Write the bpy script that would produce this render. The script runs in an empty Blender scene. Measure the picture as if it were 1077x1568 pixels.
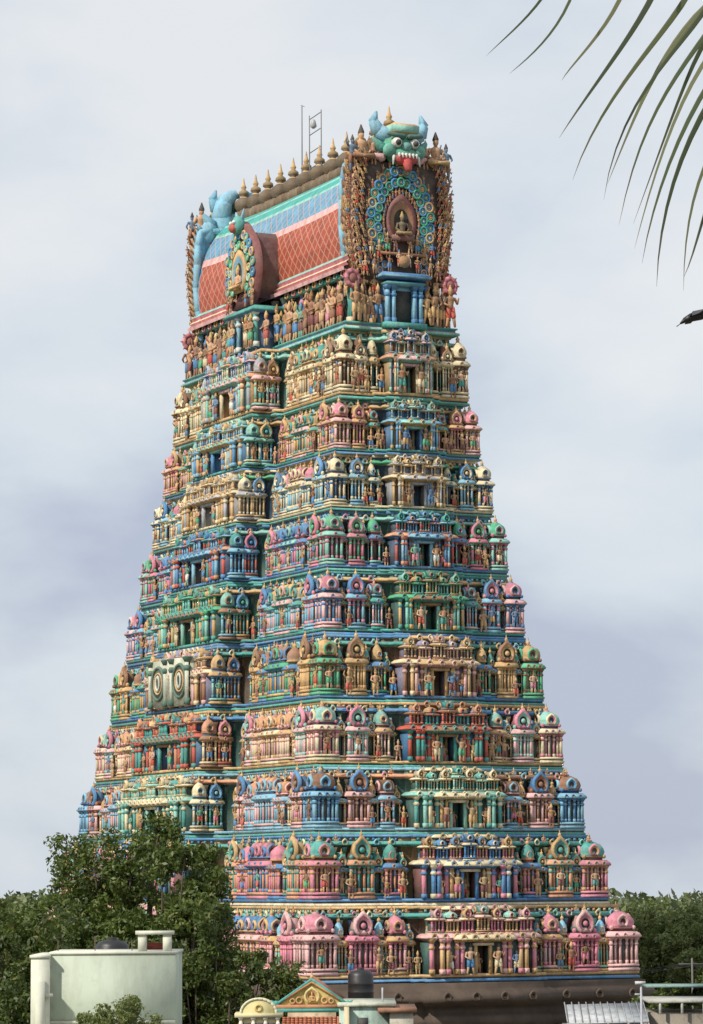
import bpy, numpy as np, math, random
from mathutils import Vector, Matrix
rnd=random.Random(7); nr=np.random.RandomState(5)
sc=bpy.context.scene
sc.view_settings.view_transform='Standard'; sc.view_settings.look='None'; sc.view_settings.exposure=0
# ------------------------------------------------------------ site frame
TH=.4392; PH=.4278; PITCH=.1127; ROLL=-.0049
CAM=np.array([-160*math.sin(PH),-160*math.cos(PH),13.1626])
R_=np.array([math.cos(TH),-math.sin(TH),0.]); F_=np.array([math.sin(TH),math.cos(TH),0.])
def at(r,f,z): 
    p=CAM+r*R_+f*F_; return (p[0],p[1],z)
# ------------------------------------------------------------ palette (linear)
TEAL=(.06,.36,.32);DTEAL=(.025,.15,.14);LTEAL=(.26,.58,.49);BLUE=(.07,.25,.50);DBLUE=(.035,.10,.23);SKY=(.22,.48,.63)
OCH=(.64,.40,.17);CREAM=(.78,.66,.42);PINK=(.68,.23,.31);LPINK=(.78,.46,.45);BROWN=(.32,.15,.08);MAR=(.22,.06,.06)
RED=(.56,.08,.05);ORG=(.70,.32,.17);GREEN=(.07,.42,.22);GREY=(.45,.46,.50);VIO=(.32,.30,.46);DARK=(.012,.012,.014);WHITE=(.78,.78,.72)
STONE=(.085,.06,.045);SKIN=(.58,.33,.18)
def mul(c,k): return tuple(min(1,x*k) for x in c)
# ------------------------------------------------------------ mesh builder (quads only)
class MB:
    def __init__(s): s.V=[];s.Q=[];s.C=[];s.n=0;s.st=[];s.M=np.eye(3);s.o=np.zeros(3)
    def push(s,o,M=None,ang=0,sc=1):
        s.st.append((s.M,s.o))
        if M is None:
            c,n=math.cos(ang),math.sin(ang); M=np.array([[c,n,0],[-n,c,0],[0,0,1.]])*sc
        M=np.asarray(M,float); o=np.asarray(o,float)
        s.o=o@s.M+s.o; s.M=M@s.M
    def pop(s): s.M,s.o=s.st.pop()
    def add(s,V,Q,col):
        V=np.asarray(V,float)@s.M+s.o; Q=np.asarray(Q,dtype=np.int64).reshape(-1,4)
        s.V.append(V); s.Q.append(Q+s.n); s.n+=len(V)
        col=np.asarray(col,float)
        if col.ndim==1: col=np.tile(col,(len(Q),1))
        s.C.append(col)
    BQ=np.array([[0,3,2,1],[4,5,6,7],[0,1,5,4],[1,2,6,5],[2,3,7,6],[3,0,4,7]])
    def box(s,x0,x1,y0,y1,z0,z1,c,tx=0,ty=0):
        s.add([[x0,y0,z0],[x1,y0,z0],[x1,y1,z0],[x0,y1,z0],[x0+tx,y0+ty,z1],[x1-tx,y0+ty,z1],[x1-tx,y1-ty,z1],[x0+tx,y1-ty,z1]],MB.BQ,c)
    def ring(s,cx,cy,hx,hy,prof,cols,scale=False):
        V=[]
        for o,z in prof:
            a,b=(hx*o,hy*o) if scale else (hx+o,hy+o)
            V+=[[cx-a,cy-b,z],[cx+a,cy-b,z],[cx+a,cy+b,z],[cx-a,cy+b,z]]
        Q=[];C=[]
        for i in range(len(prof)-1):
            c=cols[i] if isinstance(cols,list) else cols
            for k in range(4):
                Q.append([4*i+k,4*i+(k+1)%4,4*i+4+(k+1)%4,4*i+4+k]);C.append(c)
        L=4*(len(prof)-1)
        Q.append([0,3,2,1]);C.append(C[0]);Q.append([L,L+1,L+2,L+3]);C.append(C[-1])
        s.add(V,Q,C)
    def lathe(s,cx,cy,prof,n,cols,sy=1):
        a=np.arange(n)*2*math.pi/n; V=[]
        for r,z in prof:
            V.append(np.stack([cx+r*np.cos(a),cy+sy*r*np.sin(a),np.full(n,z)],1))
        Q=[];C=[]
        for i in range(len(prof)-1):
            c=cols[i] if isinstance(cols,list) else cols
            for k in range(n):
                Q.append([n*i+k,n*i+(k+1)%n,n*i+n+(k+1)%n,n*i+n+k]);C.append(c)
        s.add(np.concatenate(V),Q,C)
    def limb(s,p0,p1,r0,r1,c,n=6):
        p0=np.array(p0,float);p1=np.array(p1,float);d=p1-p0;d/=np.linalg.norm(d)+1e-9
        t=np.array([0,0,1.]) if abs(d[2])<.9 else np.array([1.,0,0])
        u=np.cross(d,t);u/=np.linalg.norm(u);v=np.cross(d,u)
        a=np.arange(n)*2*math.pi/n
        e=np.cos(a)[:,None]*u+np.sin(a)[:,None]*v
        V=np.concatenate([p0-d*r0*.6+e*r0*.4,p0+e*r0,p1+e*r1,p1+d*r1*.6+e*r1*.4])
        Q=[[n*i+k,n*i+(k+1)%n,n*i+n+(k+1)%n,n*i+n+k] for i in range(3) for k in range(n)]
        if n==6: Q+=[[0,3,2,1],[0,5,4,3],[18,19,20,21],[21,22,23,18]]
        s.add(V,Q,c)
    def sphere(s,c,r,col,n=8,sx=1,sy=1,sz=1):
        s.push(c,np.diag([sx,sy,sz]));m=5
        s.lathe(0,0,[(r*max(.02,math.sin(math.pi*i/m)),-r*math.cos(math.pi*i/m)) for i in range(m+1)],n,col);s.pop()
    def torus(s,c,R,r,col,n=12,m=5,col2=None,sz=1):
        V=[];Q=[];C=[]
        for i in range(n):
            a=2*math.pi*i/n
            for j in range(m):
                b=2*math.pi*j/m; q=R+r*math.cos(b)
                V.append([c[0]+q*math.cos(a),c[1]+r*math.sin(b),c[2]+sz*q*math.sin(a)])
        for i in range(n):
            for j in range(m):
                Q.append([i*m+j,((i+1)%n)*m+j,((i+1)%n)*m+(j+1)%m,i*m+(j+1)%m]);C.append(col if (i%2 or not col2) else col2)
        s.add(V,Q,C)
    def nasi(s,cx,y,cz,r,t,c1,c2,c3,n=14,sz=1.,peak=.25):
        a=np.linspace(math.radians(-55),math.radians(235),n+1)
        pk=1+peak*np.exp(-((a-math.pi/2)/.28)**2)
        def rg(k,yy,p=True):
            q=r*k*(pk if p else 1)
            return np.stack([cx+q*np.cos(a),np.full(n+1,yy),cz+sz*q*np.sin(a)],1)
        rings=[rg(1,y-t*.2),rg(1,y+t),rg(.76,y+t*1.15),rg(.74,y+t*.75,0),rg(.50,y+t*.8,0),rg(.46,y+t*.25,0)]
        V=np.concatenate(rings);Q=[];C=[];N=n+1
        cc=[c1,c1,c2,c2,c3]
        for i in range(5):
            for k in range(n): Q.append([N*i+k,N*i+k+1,N*i+N+k+1,N*i+N+k]);C.append(cc[i])
        for k in range(0,n,2):
            Q.append([len(V),5*N+k,5*N+k+1,5*N+min(k+2,n)]);C.append(c3)
        V=np.concatenate([V,[[cx,y+t*.25,cz]]])
        Q.append([0,N,2*N-1,N-1]);C.append(c1)
        Q.append([5*N,5*N+n,N+n,N]);C.append(c1)
        s.add(V,Q,C)
    def barrel(s,cx,hw,y0,y1,z0,h,c,c2,ribs=6):
        ym=(y0+y1)/2;hy=(y1-y0)/2
        pr=[(1,0),(1.08,.2),(1.05,.45),(.82,.72),(.45,.93),(.0,1.),(-.45,.93),(-.82,.72),(-1.05,.45),(-1.08,.2),(-1,0)]
        xs=np.linspace(cx-hw,cx+hw,ribs+1);V=[];Q=[];C=[];m=len(pr)
        for x in xs:
            for p,q in pr: V.append([x,ym+hy*p,z0+h*q])
        for i in range(ribs):
            for k in range(m-1): Q.append([i*m+k,i*m+k+1,i*m+m+k+1,i*m+m+k]);C.append(c if i%2==0 else c2)
        for b in (0,ribs*m):
            for k in range(4): Q.append([b+k,b+k+1,b+m-2-k,b+m-1-k]);C.append(c2)
        s.add(V,Q,C)
    def outline(s,P,prof,cols):
        P=np.array(P,float);n=len(P)
        E=np.roll(P,-1,0)-P;L=np.linalg.norm(E,axis=1)[:,None];E/=L
        N=np.stack([E[:,1],-E[:,0]],1);Np=np.roll(N,1,0)
        V=[];Q=[];C=[]
        for o,z in prof:
            W=P+o*(N+Np); V.append(np.concatenate([W,np.full((n,1),z)],1))
        for i in range(len(prof)-1):
            for k in range(n):
                Q.append([n*i+k,n*i+(k+1)%n,n*i+n+(k+1)%n,n*i+n+k]);C.append(cols[i] if isinstance(cols,list) else cols)
        s.add(np.concatenate(V),Q,C)
    def make(s,name,mat,parent=None,smooth=False):
        V=np.concatenate(s.V);Q=np.concatenate(s.Q);C=np.concatenate(s.C)
        me=bpy.data.meshes.new(name)
        me.vertices.add(len(V));me.vertices.foreach_set('co',V.astype(np.float32).ravel())
        me.loops.add(len(Q)*4);me.loops.foreach_set('vertex_index',Q.astype(np.int32).ravel())
        me.polygons.add(len(Q));me.polygons.foreach_set('loop_start',(np.arange(len(Q))*4).astype(np.int32))
        me.polygons.foreach_set('loop_total',np.full(len(Q),4,dtype=np.int32))
        me.update(calc_edges=True);me.validate(clean_customdata=False)
        if len(me.polygons)==len(Q):
            at_=me.color_attributes.new('Col','FLOAT_COLOR','CORNER')
            cc=np.concatenate([C,np.ones((len(C),1))],1).repeat(4,0)
            at_.data.foreach_set('color',cc.astype(np.float32).ravel())
        else: print('BAD',name,len(me.polygons),len(Q))
        if smooth: me.polygons.foreach_set('use_smooth',np.ones(len(Q),dtype=bool))
        me.materials.append(mat)
        ob=bpy.data.objects.new(name,me);sc.collection.objects.link(ob)
        if parent: ob.parent=parent
        return ob
def empty(name):
    e=bpy.data.objects.new(name,None);sc.collection.objects.link(e);return e
# ------------------------------------------------------------ materials
def mat_attr(name,rough=.6,grime=.35,vary=.25,scale=1.,bump=.15,streak=True,transl=0,gcol=(.06,.045,.03),fade=0,fine=.6):
    m=bpy.data.materials.new(name);m.use_nodes=True;nt=m.node_tree;N=nt.nodes;L=nt.links
    b=N['Principled BSDF'];b.inputs['Roughness'].default_value=rough
    a=N.new('ShaderNodeAttribute');a.attribute_name='Col'
    tc=N.new('ShaderNodeTexCoord')
    def noise(sc_,det,ro,vec=None):
        n=N.new('ShaderNodeTexNoise');n.inputs['Scale'].default_value=sc_;n.inputs['Detail'].default_value=det;n.inputs['Roughness'].default_value=ro
        L.new(vec or tc.outputs['Object'],n.inputs['Vector']);return n.outputs['Fac']
    def rng(f,a0,a1,b0,b1):
        r=N.new('ShaderNodeMapRange');r.inputs[1].default_value=a0;r.inputs[2].default_value=a1;r.inputs[3].default_value=b0;r.inputs[4].default_value=b1;L.new(f,r.inputs[0]);return r.outputs[0]
    def mix(f,c1,c2=None,col=None):
        x=N.new('ShaderNodeMix');x.data_type='RGBA';L.new(f,x.inputs[0]);L.new(c1,x.inputs[6])
        if col: x.inputs[7].default_value=(*col,1)
        else: L.new(c2,x.inputs[7])
        return x.outputs[2]
    vm=N.new('ShaderNodeVectorMath');vm.operation='SCALE';L.new(a.outputs['Color'],vm.inputs[0]);L.new(rng(noise(1.3*scale,6,.55),.3,.7,1-vary,1+vary),vm.inputs['Scale'])
    col=vm.outputs[0]
    if fade: col=mix(rng(noise(.8*scale,7,.7),.40,.70,fade*.1,fade),col,col=(.52,.50,.42))
    mp=N.new('ShaderNodeMapping');mp.inputs['Scale'].default_value=(3*scale,3*scale,(.6 if streak else 3)*scale);L.new(tc.outputs['Object'],mp.inputs['Vector'])
    col=mix(rng(noise(1.,8,.7,mp.outputs[0]),.45,.72,0,grime*1.8),col,col=gcol)
    if fade: col=mix(rng(noise(6*scale,4,.7),.54,.75,0,fine),col,col=gcol)
    L.new(col,b.inputs['Base Color'])
    bp=N.new('ShaderNodeBump');bp.inputs['Strength'].default_value=bump;bp.inputs['Distance'].default_value=.05
    L.new(noise(9*scale,4,.5),bp.inputs['Height']);L.new(bp.outputs[0],b.inputs['Normal'])
    if transl:
        t=N.new('ShaderNodeBsdfTranslucent');L.new(col,t.inputs['Color']);ms=N.new('ShaderNodeMixShader');ms.inputs[0].default_value=transl
        L.new(b.outputs[0],ms.inputs[1]);L.new(t.outputs[0],ms.inputs[2]);L.new(ms.outputs[0],N['Material Output'].inputs['Surface'])
    return m
M_TEMPLE=mat_attr('painted_stucco',.75,.24,.22,fade=.22,bump=.4,fine=.5)
M_STONE=mat_attr('granite',.85,.4,.3)
M_WALL=mat_attr('weathered_plaster',.75,.28,.1,.7,fade=.12)
M_HOUSE=mat_attr('limewashed_wall',.8,.16,.06,.6,fade=.06,fine=.15)
M_LEAF=mat_attr('foliage',.5,0,.2,.5,0,False,.3)
M_BARK=mat_attr('bark',.9,.4,.3,3,.5)
M_PLAIN=mat_attr('plain_paint',.45,.12,.08)
# ------------------------------------------------------------ figures
def figure(mb,x,y,z,h,skin,cloth,crown,pose=0):
    mb.push((x,y,z),np.diag([h,h,h]))
    L=mb.limb
    if pose==3:
        L((-.06,.02,.06),(-.22,.14,.06),.07,.055,cloth);L((.06,.02,.06),(.22,.14,.06),.07,.055,cloth)
        L((-.22,.14,.06),(.05,.2,.04),.055,.035,cloth);L((.22,.14,.06),(-.05,.2,.04),.055,.035,cloth);dz=-.42
    else:
        k=.05 if pose==1 else 0
        L((-.08-k,0.02,0.02),(-.07,0,.27),.035,.05,skin);L((.08+k,.02,0.02),(.07,k,.27),.035,.05,skin)
        L((-.07,0,.25),(-.055,0,.5),.07,.075,cloth);L((.07,k,.25),(.055,0,.5),.07,.075,cloth);dz=0
    mb.lathe(0,0,[(.02,.46+dz),(.125,.48+dz),(.095,.58+dz),(.125,.70+dz),(.14,.76+dz),(.05,.80+dz),(.04,.84+dz)],8,[cloth,skin,skin,skin,skin,skin],.65)
    mb.lathe(0,0.01,[(.03,.81+dz),(.058,.86+dz),(.06,.90+dz),(.05,.94+dz)],8,skin)
    mb.lathe(0,0,[(.065,.92+dz),(.07,.95+dz),(.04,1.02+dz),(.012,1.09+dz)],8,crown)
    if pose==2:
        L((-.14,0,.75+dz),(-.24,.02,.88+dz),.04,.03,skin);L((-.24,.02,.88+dz),(-.2,.05,1.02+dz),.03,.02,skin)
    else:
        L((-.14,0,.75+dz),(-.2,.02,.6+dz),.04,.032,skin);L((-.2,.02,.6+dz),(-.14,.14,.53+dz),.032,.022,skin)
    L((.14,0,.75+dz),(.21,.02,.61+dz),.04,.032,skin)
    L((.21,.02,.61+dz),(.19,.13,.74+dz) if pose==1 else (.12,.13,.55+dz),.032,.022,skin)
    mb.pop()
SK=[SKIN,(.5,.33,.16),(.25,.13,.06),(.62,.4,.25),SKIN,(.40,.2,.09),(.12,.33,.25),(.12,.22,.38)]
CL=[RED,BLUE,WHITE,GREEN,OCH,PINK,BROWN,TEAL,CREAM,MAR]
CR=[(.5,.34,.08),(.05,.03,.03),(.5,.34,.08),BLUE,(.3,.15,.05)]
def rfig(mb,x,y,z,h,pose=None):
    figure(mb,x,y,z,h,rnd.choice(SK),rnd.choice(CL),rnd.choice(CR),rnd.choice([0,1,2]) if pose is None else pose)
def bfig(mb,x,y,z,h,pose=None):
    figure(mb,x,y,z,h,rnd.choice([SKIN,(.42,.22,.1),(.5,.3,.14),BROWN]),rnd.choice([OCH,BROWN,MAR,RED,BLUE]),rnd.choice([OCH,(.3,.15,.05)]),rnd.choice([0,1,2]) if pose is None else pose)
# ------------------------------------------------------------ shrines
def pil(mb,x,y,w,z0,z1,c,cc):
    h=z1-z0
    mb.box(x-w,x+w,y-w,y+w,z0,z1-.12*h,c)
    mb.box(x-w*1.35,x+w*1.35,y-w*1.35,y+w*1.35,z0,z0+.14*h,cc)
    mb.ring(x,y,w,w,[(0,z1-.3*h),(w*.5,z1-.24*h),(0,z1-.18*h)],cc)
    mb.ring(x,y,w,w,[(-.001,z1-.12*h),(w*.9,z1-.02*h),(w*.9,z1-.001*h)],cc)
def finial(mb,x,y,z,h,c=OCH):
    mb.lathe(x,y,[(h*.12,z-.02),(h*.28,z+h*.25),(h*.2,z+h*.45),(h*.07,z+h*.55),(h*.1,z+h*.65),(.01,z+h)],6,c)
ANG={0:0,1:math.pi/2,3:-math.pi/2,2:math.pi}
def aed(mb,u,w,d,z0,h,P,kind,sides=(0,),fig=.35,yb=0.):
    wall,pl,cor,dome,acc=P
    dome=mul(dome,rnd.uniform(.85,1.12))
    hx,hy=w,d/2; mb.push((u,yb+hy,0))
    mb.ring(0,0,hx,hy,[(.03,z0),(.05,z0+.03*h),(.0,z0+.05*h),(0,z0+.07*h),(.04,z0+.085*h),(.0,z0+.11*h)],[cor,cor,DARK,pl,pl])
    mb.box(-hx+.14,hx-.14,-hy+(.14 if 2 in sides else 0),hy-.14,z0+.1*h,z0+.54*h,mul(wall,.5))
    zs,ze=z0+.11*h,z0+.52*h
    for s in sides:
        W,Yf=(hx,hy) if s in(0,2) else (hy,hx)
        mb.push((0,0,0),ang=-ANG[s])
        pw=min(.058,W*.12)
        if W<.24: fr=[-1,1]
        elif W<.42: fr=[-1,-.34,.34,1]
        elif W<.75: fr=[-1,-.66,-.26,.26,.66,1]
        else: fr=[-1,-.8,-.48,-.2,.2,.48,.8,1]
        for k,f_ in enumerate(fr):
            end=k in(0,len(fr)-1); pil(mb,f_*(W-pw*1.4),Yf-pw*1.2-(0 if end else .03),pw*(1 if end else .8),zs,ze,pl if (end or k%2) else mul(acc,.95),acc if (end or k%2) else cor)
        if W>=.24:
            iw=W*.2
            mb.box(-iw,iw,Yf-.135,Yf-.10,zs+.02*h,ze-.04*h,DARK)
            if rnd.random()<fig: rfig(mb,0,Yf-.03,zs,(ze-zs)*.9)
        mb.pop()
    e=min(.11,.06+w*.05)
    mb.ring(0,0,hx,hy,[(-.05,z0+.50*h),(.02,z0+.515*h),(e,z0+.53*h),(e+.02,z0+.55*h),(e*.55,z0+.59*h),(-.02,z0+.61*h),(-.02,z0+.62*h)],[acc,acc,cor,cor,cor,cor])
    for s in sides:
        W,Yf=(hx,hy) if s in(0,2) else (hy,hx)
        mb.push((0,0,0),ang=-ANG[s])
        for x in ([0] if W<.5 else [-W*.6,0,W*.6]): mb.nasi(x,Yf+e*.7,z0+.56*h,.03*h+.02,.05,acc,dome,DARK,6)
        mb.pop()
    if kind=='kuta':
        mb.ring(0,0,hx*.72,hy*.72,[(0,z0+.61*h),(0,z0+.68*h)],mul(wall,.7))
        mb.ring(0,0,hx*.80,hy*.80,[(1.02,z0+.665*h),(1.1,z0+.68*h),(.98,z0+.71*h),(1.04,z0+.76*h),(.96,z0+.82*h),(.76,z0+.875*h),(.46,z0+.92*h),(.22,z0+.94*h),(.25,z0+.955*h),(.05,z0+.965*h)],[acc,mul(dome,.6),dome,dome,dome,dome,dome,acc,acc],True)
        finial(mb,0,0,z0+.955*h,.14*h)
        for s in sides:
            Yf=hy if s in (0,2) else hx
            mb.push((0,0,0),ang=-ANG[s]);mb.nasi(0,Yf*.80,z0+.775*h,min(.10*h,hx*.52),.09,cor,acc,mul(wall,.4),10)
            if hx>.4:
                for q in(-1,1): mb.sphere((q*hx*.78,Yf*.8,z0+.68*h),.035*h,acc,6)
            mb.pop()
    elif kind=='octa':
        mb.lathe(0,0,[(hx*.7,z0+.6*h),(hx*.7,z0+.67*h),(hx*.95,z0+.68*h),(hx*.8,z0+.71*h),(hx*.88,z0+.77*h),(hx*.78,z0+.84*h),(hx*.45,z0+.91*h),(hx*.15,z0+.95*h),(.02,z0+.97*h)],8,[mul(wall,.7),acc,acc,dome,dome,dome,dome,acc])
        finial(mb,0,0,z0+.94*h,.14*h);mb.nasi(0,hy*.5,z0+.76*h,min(.08*h,hx*.45),.1,acc,cor,DARK,8)
    elif kind=='panj':
        mb.ring(0,0,hx*.72,hy*.8,[(0,z0+.61*h),(0,z0+.72*h)],mul(wall,.7))
        mb.box(-hx*.7,hx*.7,-hy,hy*.6,z0+.62*h,z0+.9*h,mul(dome,.6),hx*.3,0)
        r=min(hx*.92,.16*h)
        mb.nasi(0,hy*.75,z0+.62*h+r*.95,r,.12,dome,acc,mul(wall,.4),14,1.1,.35)
        mb.sphere((0,hy*.75+.1,z0+.62*h+r*.95),r*.3,acc,6,1,.6,1)
        finial(mb,0,hy*.75,z0+.62*h+r*2.3,.12*h)
        for sx in(-1,1): mb.sphere((sx*hx*.8,hy*.7,z0+.66*h),.04*h,acc,6)
    else:
        mb.box(-hx*.88,hx*.88,-hy*.9,hy*.7,z0+.61*h,z0+.675*h,mul(wall,.7))
        mb.box(-hx*.94,hx*.94,-hy*.95,hy*.82,z0+.665*h,z0+.69*h,acc)
        mb.barrel(0,hx*.90,-hy*.9,hy*.7,z0+.69*h,.23*h,dome,mul(dome,.7),ribs=max(4,int(hx*6)))
        k=3 if hx>.7 else 1
        for i in range(k):
            x=(i-(k-1)/2)*hx*.62; r=.09*h if (i==k//2) else .07*h
            mb.nasi(x,hy*.8,z0+.71*h+r*.8,r,.09,acc if i!=k//2 else cor,dome,mul(wall,.4),10)
        for i in range(k): finial(mb,(i-(k-1)/2)*hx*.62,-hy*.05,z0+.905*h,.11*h)
        for sx in(-1,1):
            mb.push((sx*hx*.90,0,0),ang=-sx*math.pi/2);mb.nasi(0,0,z0+.78*h,.10*h,.07,acc,dome,MAR,10);mb.pop()
    mb.pop()
def centre(mb,W,d,z0,H,P,P2,dw):
    wall,pl,cor,dome,acc=P
    mb.push((0,0,0))
    z=z0+.10*H; zt=z0+.56*H
    dh=.37*H
    mb.box(-W+.06,-dw,-.3,d,z,zt,mul(wall,.6));mb.box(dw,W-.06,-.3,d,z,zt,mul(wall,.6));mb.box(-dw,dw,-.3,d,z+dh,zt,mul(pl,.8))
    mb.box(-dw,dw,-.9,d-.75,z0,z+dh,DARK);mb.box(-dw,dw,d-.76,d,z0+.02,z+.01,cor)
    for s in(-1,1): mb.box(s*dw-.07,s*dw+.07,d-.1,d+.08,z,z+dh+.03,P2[1])
    mb.box(-dw-.14,dw+.14,d-.05,d+.12,z+dh,z+dh+.12,P2[2])
    pw=min(.08,W*.033)
    for k,f in enumerate([.97,.80,.70,.52,.42]):
        for s in(-1,1):
            x=s*(f*W-pw*1.3)
            if abs(x)>dw+.14: pil(mb,x,d+.05+(.12 if k in(1,2) else 0),pw,z,zt,[pl,P2[1],acc,pl,P2[4]][k],[acc,cor,pl,acc,cor][k])
    for s in(-1,1):
        x=s*(dw+ .12*W); rfig(mb,x,d+.16,z,.38*H)
        rfig(mb,s*.60*W,d+.1,z,.32*H)
        mb.box(s*.75*W-.09*W,s*.75*W+.09*W,d-.02,d+.02,z+.03*H,zt-.06*H,mul(P2[0],.5))
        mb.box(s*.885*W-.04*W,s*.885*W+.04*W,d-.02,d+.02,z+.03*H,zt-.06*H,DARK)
    if rnd.random()<.6: rfig(mb,0,d-.4,z,.26*H)
    e=.14
    def kap(hw,yb,yf,za,hh,c,a):
        mb.ring(0,(yb+yf)/2,hw,(yf-yb)/2,[(-.05,za-.02*H),(.02,za),(e,za+.12*hh),(e+.03,za+.3*hh),(e*.6,za+.7*hh),(0,za+hh),(-.03,za+hh*1.05)],[a,a,c,c,c,c])
        n=max(2,int(hw*2/.5))
        for i in range(n):
            x=-hw+(i+.5)*2*hw/n; mb.nasi(x,yf+e*.75,za+.45*hh,.045*H,.06,a,c,DARK,6)
    kap(W,-.2,d+.05,z0+.56*H,.07*H,cor,acc)
    kap(W*.5,-.1,d+.22,z0+.54*H,.075*H,P2[2],acc)
    n=7 if W>2.2 else 5; ww=W*.94/n
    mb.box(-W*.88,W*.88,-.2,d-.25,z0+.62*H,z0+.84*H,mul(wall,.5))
    seq=[dome,P2[3],acc,P2[3],acc,P2[3],dome] if n==7 else [dome,P2[3],acc,P2[3],dome]
    for i in range(n):
        x=(i-(n-1)/2)*2*ww
        mid=(i==n//2)
        aed(mb,x,ww*(.84),.5,z0+.63*H,(.40 if mid else (.31 if i%2 else .34))*H,(wall,P2[1] if i%2 else pl,cor if i%2 else P2[2],seq[i],acc if i%2 else P2[4]),'shala' if mid else ('kuta' if i%2 else 'panj'),fig=0,yb=d-.5+(.12 if mid else 0))
    mb.box(-W*.60,W*.60,-.3,d-.45,z0+.84*H,z0+.96*H,P2[0])
    kap(W*.58,-.3,d-.42,z0+.94*H,.055*H,P2[2],P2[4])
    mb.pop()
# ------------------------------------------------------------ gopuram
tower=empty('temple_gopuram')
ZL=[9.0,12.2566,15.3625,18.3243,21.2598,24.3103,27.2533,30.0684,32.7202,35.339,38.6585]
def hA(z): t=(z-9)/30; return 8.0953-6.0266*t+.8376*t*t-.08+.16*max(0,1-(z-9)/3)
def hB(z): t=(z-9)/30; return 16.9232-11.7056*t+4.6103*t*t
def plan(A,B,bx,px,by,py):
    P=[(-A,-B)]
    P+=[(-bx-.5,-B),(-bx-.5,-B-px*.45),(-bx,-B-px*.45),(-bx,-B-px),(bx,-B-px),(bx,-B-px*.45),(bx+.5,-B-px*.45),(bx+.5,-B),(A,-B)]
    P+=[(A,-by-.6),(A+py*.3,-by-.6),(A+py*.3,-by),(A+py,-by),(A+py,by),(A+py*.3,by),(A+py*.3,by+.6),(A,by+.6),(A,B)]
    P+=[(bx+.5,B),(bx+.5,B+px*.45),(bx,B+px*.45),(bx,B+px),(-bx,B+px),(-bx,B+px*.45),(-bx-.5,B+px*.45),(-bx-.5,B),(-A,B)]
    P+=[(-A,by+.6),(-A-py*.3,by+.6),(-A-py*.3,by),(-A-py,by),(-A-py,-by),(-A-py*.3,-by),(-A-py*.3,-by-.6),(-A,-by-.6)]
    return P
S=[
 dict(k=(PINK,MAR,LPINK),p=(LPINK,DTEAL,PINK),s=BLUE,c=(DTEAL,PINK,LPINK,LPINK,OCH),c2=(MAR,OCH,CREAM,LTEAL,PINK),b=(BLUE,OCH,TEAL,BROWN,LTEAL)),
 dict(k=(TEAL,MAR,PINK),p=(OCH,BROWN,ORG),s=PINK,c=(MAR,PINK,CREAM,OCH,BLUE),c2=(DTEAL,BLUE,CREAM,BLUE,OCH),b=(CREAM,BLUE,TEAL,OCH,TEAL)),
 dict(k=(BROWN,DBLUE,SKY),p=(BLUE,MAR,LPINK),s=ORG,c=(DTEAL,TEAL,LTEAL,CREAM,CREAM),c2=(TEAL,LTEAL,CREAM,TEAL,OCH),b=(TEAL,SKY,ORG,TEAL,CREAM)),
 dict(k=(LTEAL,DBLUE,CREAM),p=(PINK,MAR,LPINK),s=ORG,c=(BLUE,RED,RED,ORG,TEAL),c2=(BROWN,TEAL,BROWN,OCH,ORG),b=(TEAL,OCH,BLUE,TEAL,CREAM)),
 dict(k=(OCH,DTEAL,GREEN),p=(BROWN,DTEAL,OCH),s=BROWN,c=(VIO,BROWN,CREAM,OCH,LPINK),c2=(BROWN,OCH,OCH,VIO,CREAM),b=(TEAL,BLUE,TEAL,BROWN,LTEAL)),
 dict(k=(PINK,DTEAL,LPINK),p=(BLUE,DTEAL,SKY),s=OCH,c=(DTEAL,OCH,GREEN,LTEAL,TEAL),c2=(BLUE,LTEAL,BROWN,OCH,GREEN),b=(BLUE,TEAL,OCH,TEAL,SKY)),
 dict(k=(GREEN,DTEAL,LTEAL),p=(PINK,MAR,PINK),s=BLUE,c=(DBLUE,RED,ORG,TEAL,BLUE),c2=(BLUE,SKY,SKY,BLUE,TEAL),b=(TEAL,BLUE,LTEAL,TEAL,SKY)),
 dict(k=(CREAM,BROWN,CREAM),p=(BLUE,DBLUE,SKY),s=PINK,c=(GREY,OCH,CREAM,CREAM,OCH),c2=(BROWN,GREY,GREY,OCH,CREAM),b=(TEAL,CREAM,GREEN,BLUE,OCH)),
 dict(k=(PINK,MAR,LPINK),p=(OCH,BROWN,OCH),s=OCH,c=(BLUE,SKY,SKY,LTEAL,OCH),c2=(OCH,BLUE,LTEAL,SKY,CREAM),b=(BLUE,TEAL,OCH,BLUE,CREAM)),
 dict(k=(CREAM,BROWN,CREAM),p=(BROWN,TEAL,CREAM),s=TEAL,c=(OCH,GREY,ORG,GREY,LTEAL),c2=(SKY,CREAM,LPINK,GREY,BLUE),b=(TEAL,OCH,LTEAL,TEAL,LTEAL)),
]
FR={'R':([[1,0,0],[0,-1,0],[0,0,1]],(0,-1)),'L':([[0,-1,0],[-1,0,0],[0,0,1]],(-1,0)),'K':([[-1,0,0],[0,1,0],[0,0,1]],(0,1)),'E':([[0,1,0],[1,0,0],[0,0,1]],(1,0))}
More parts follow.
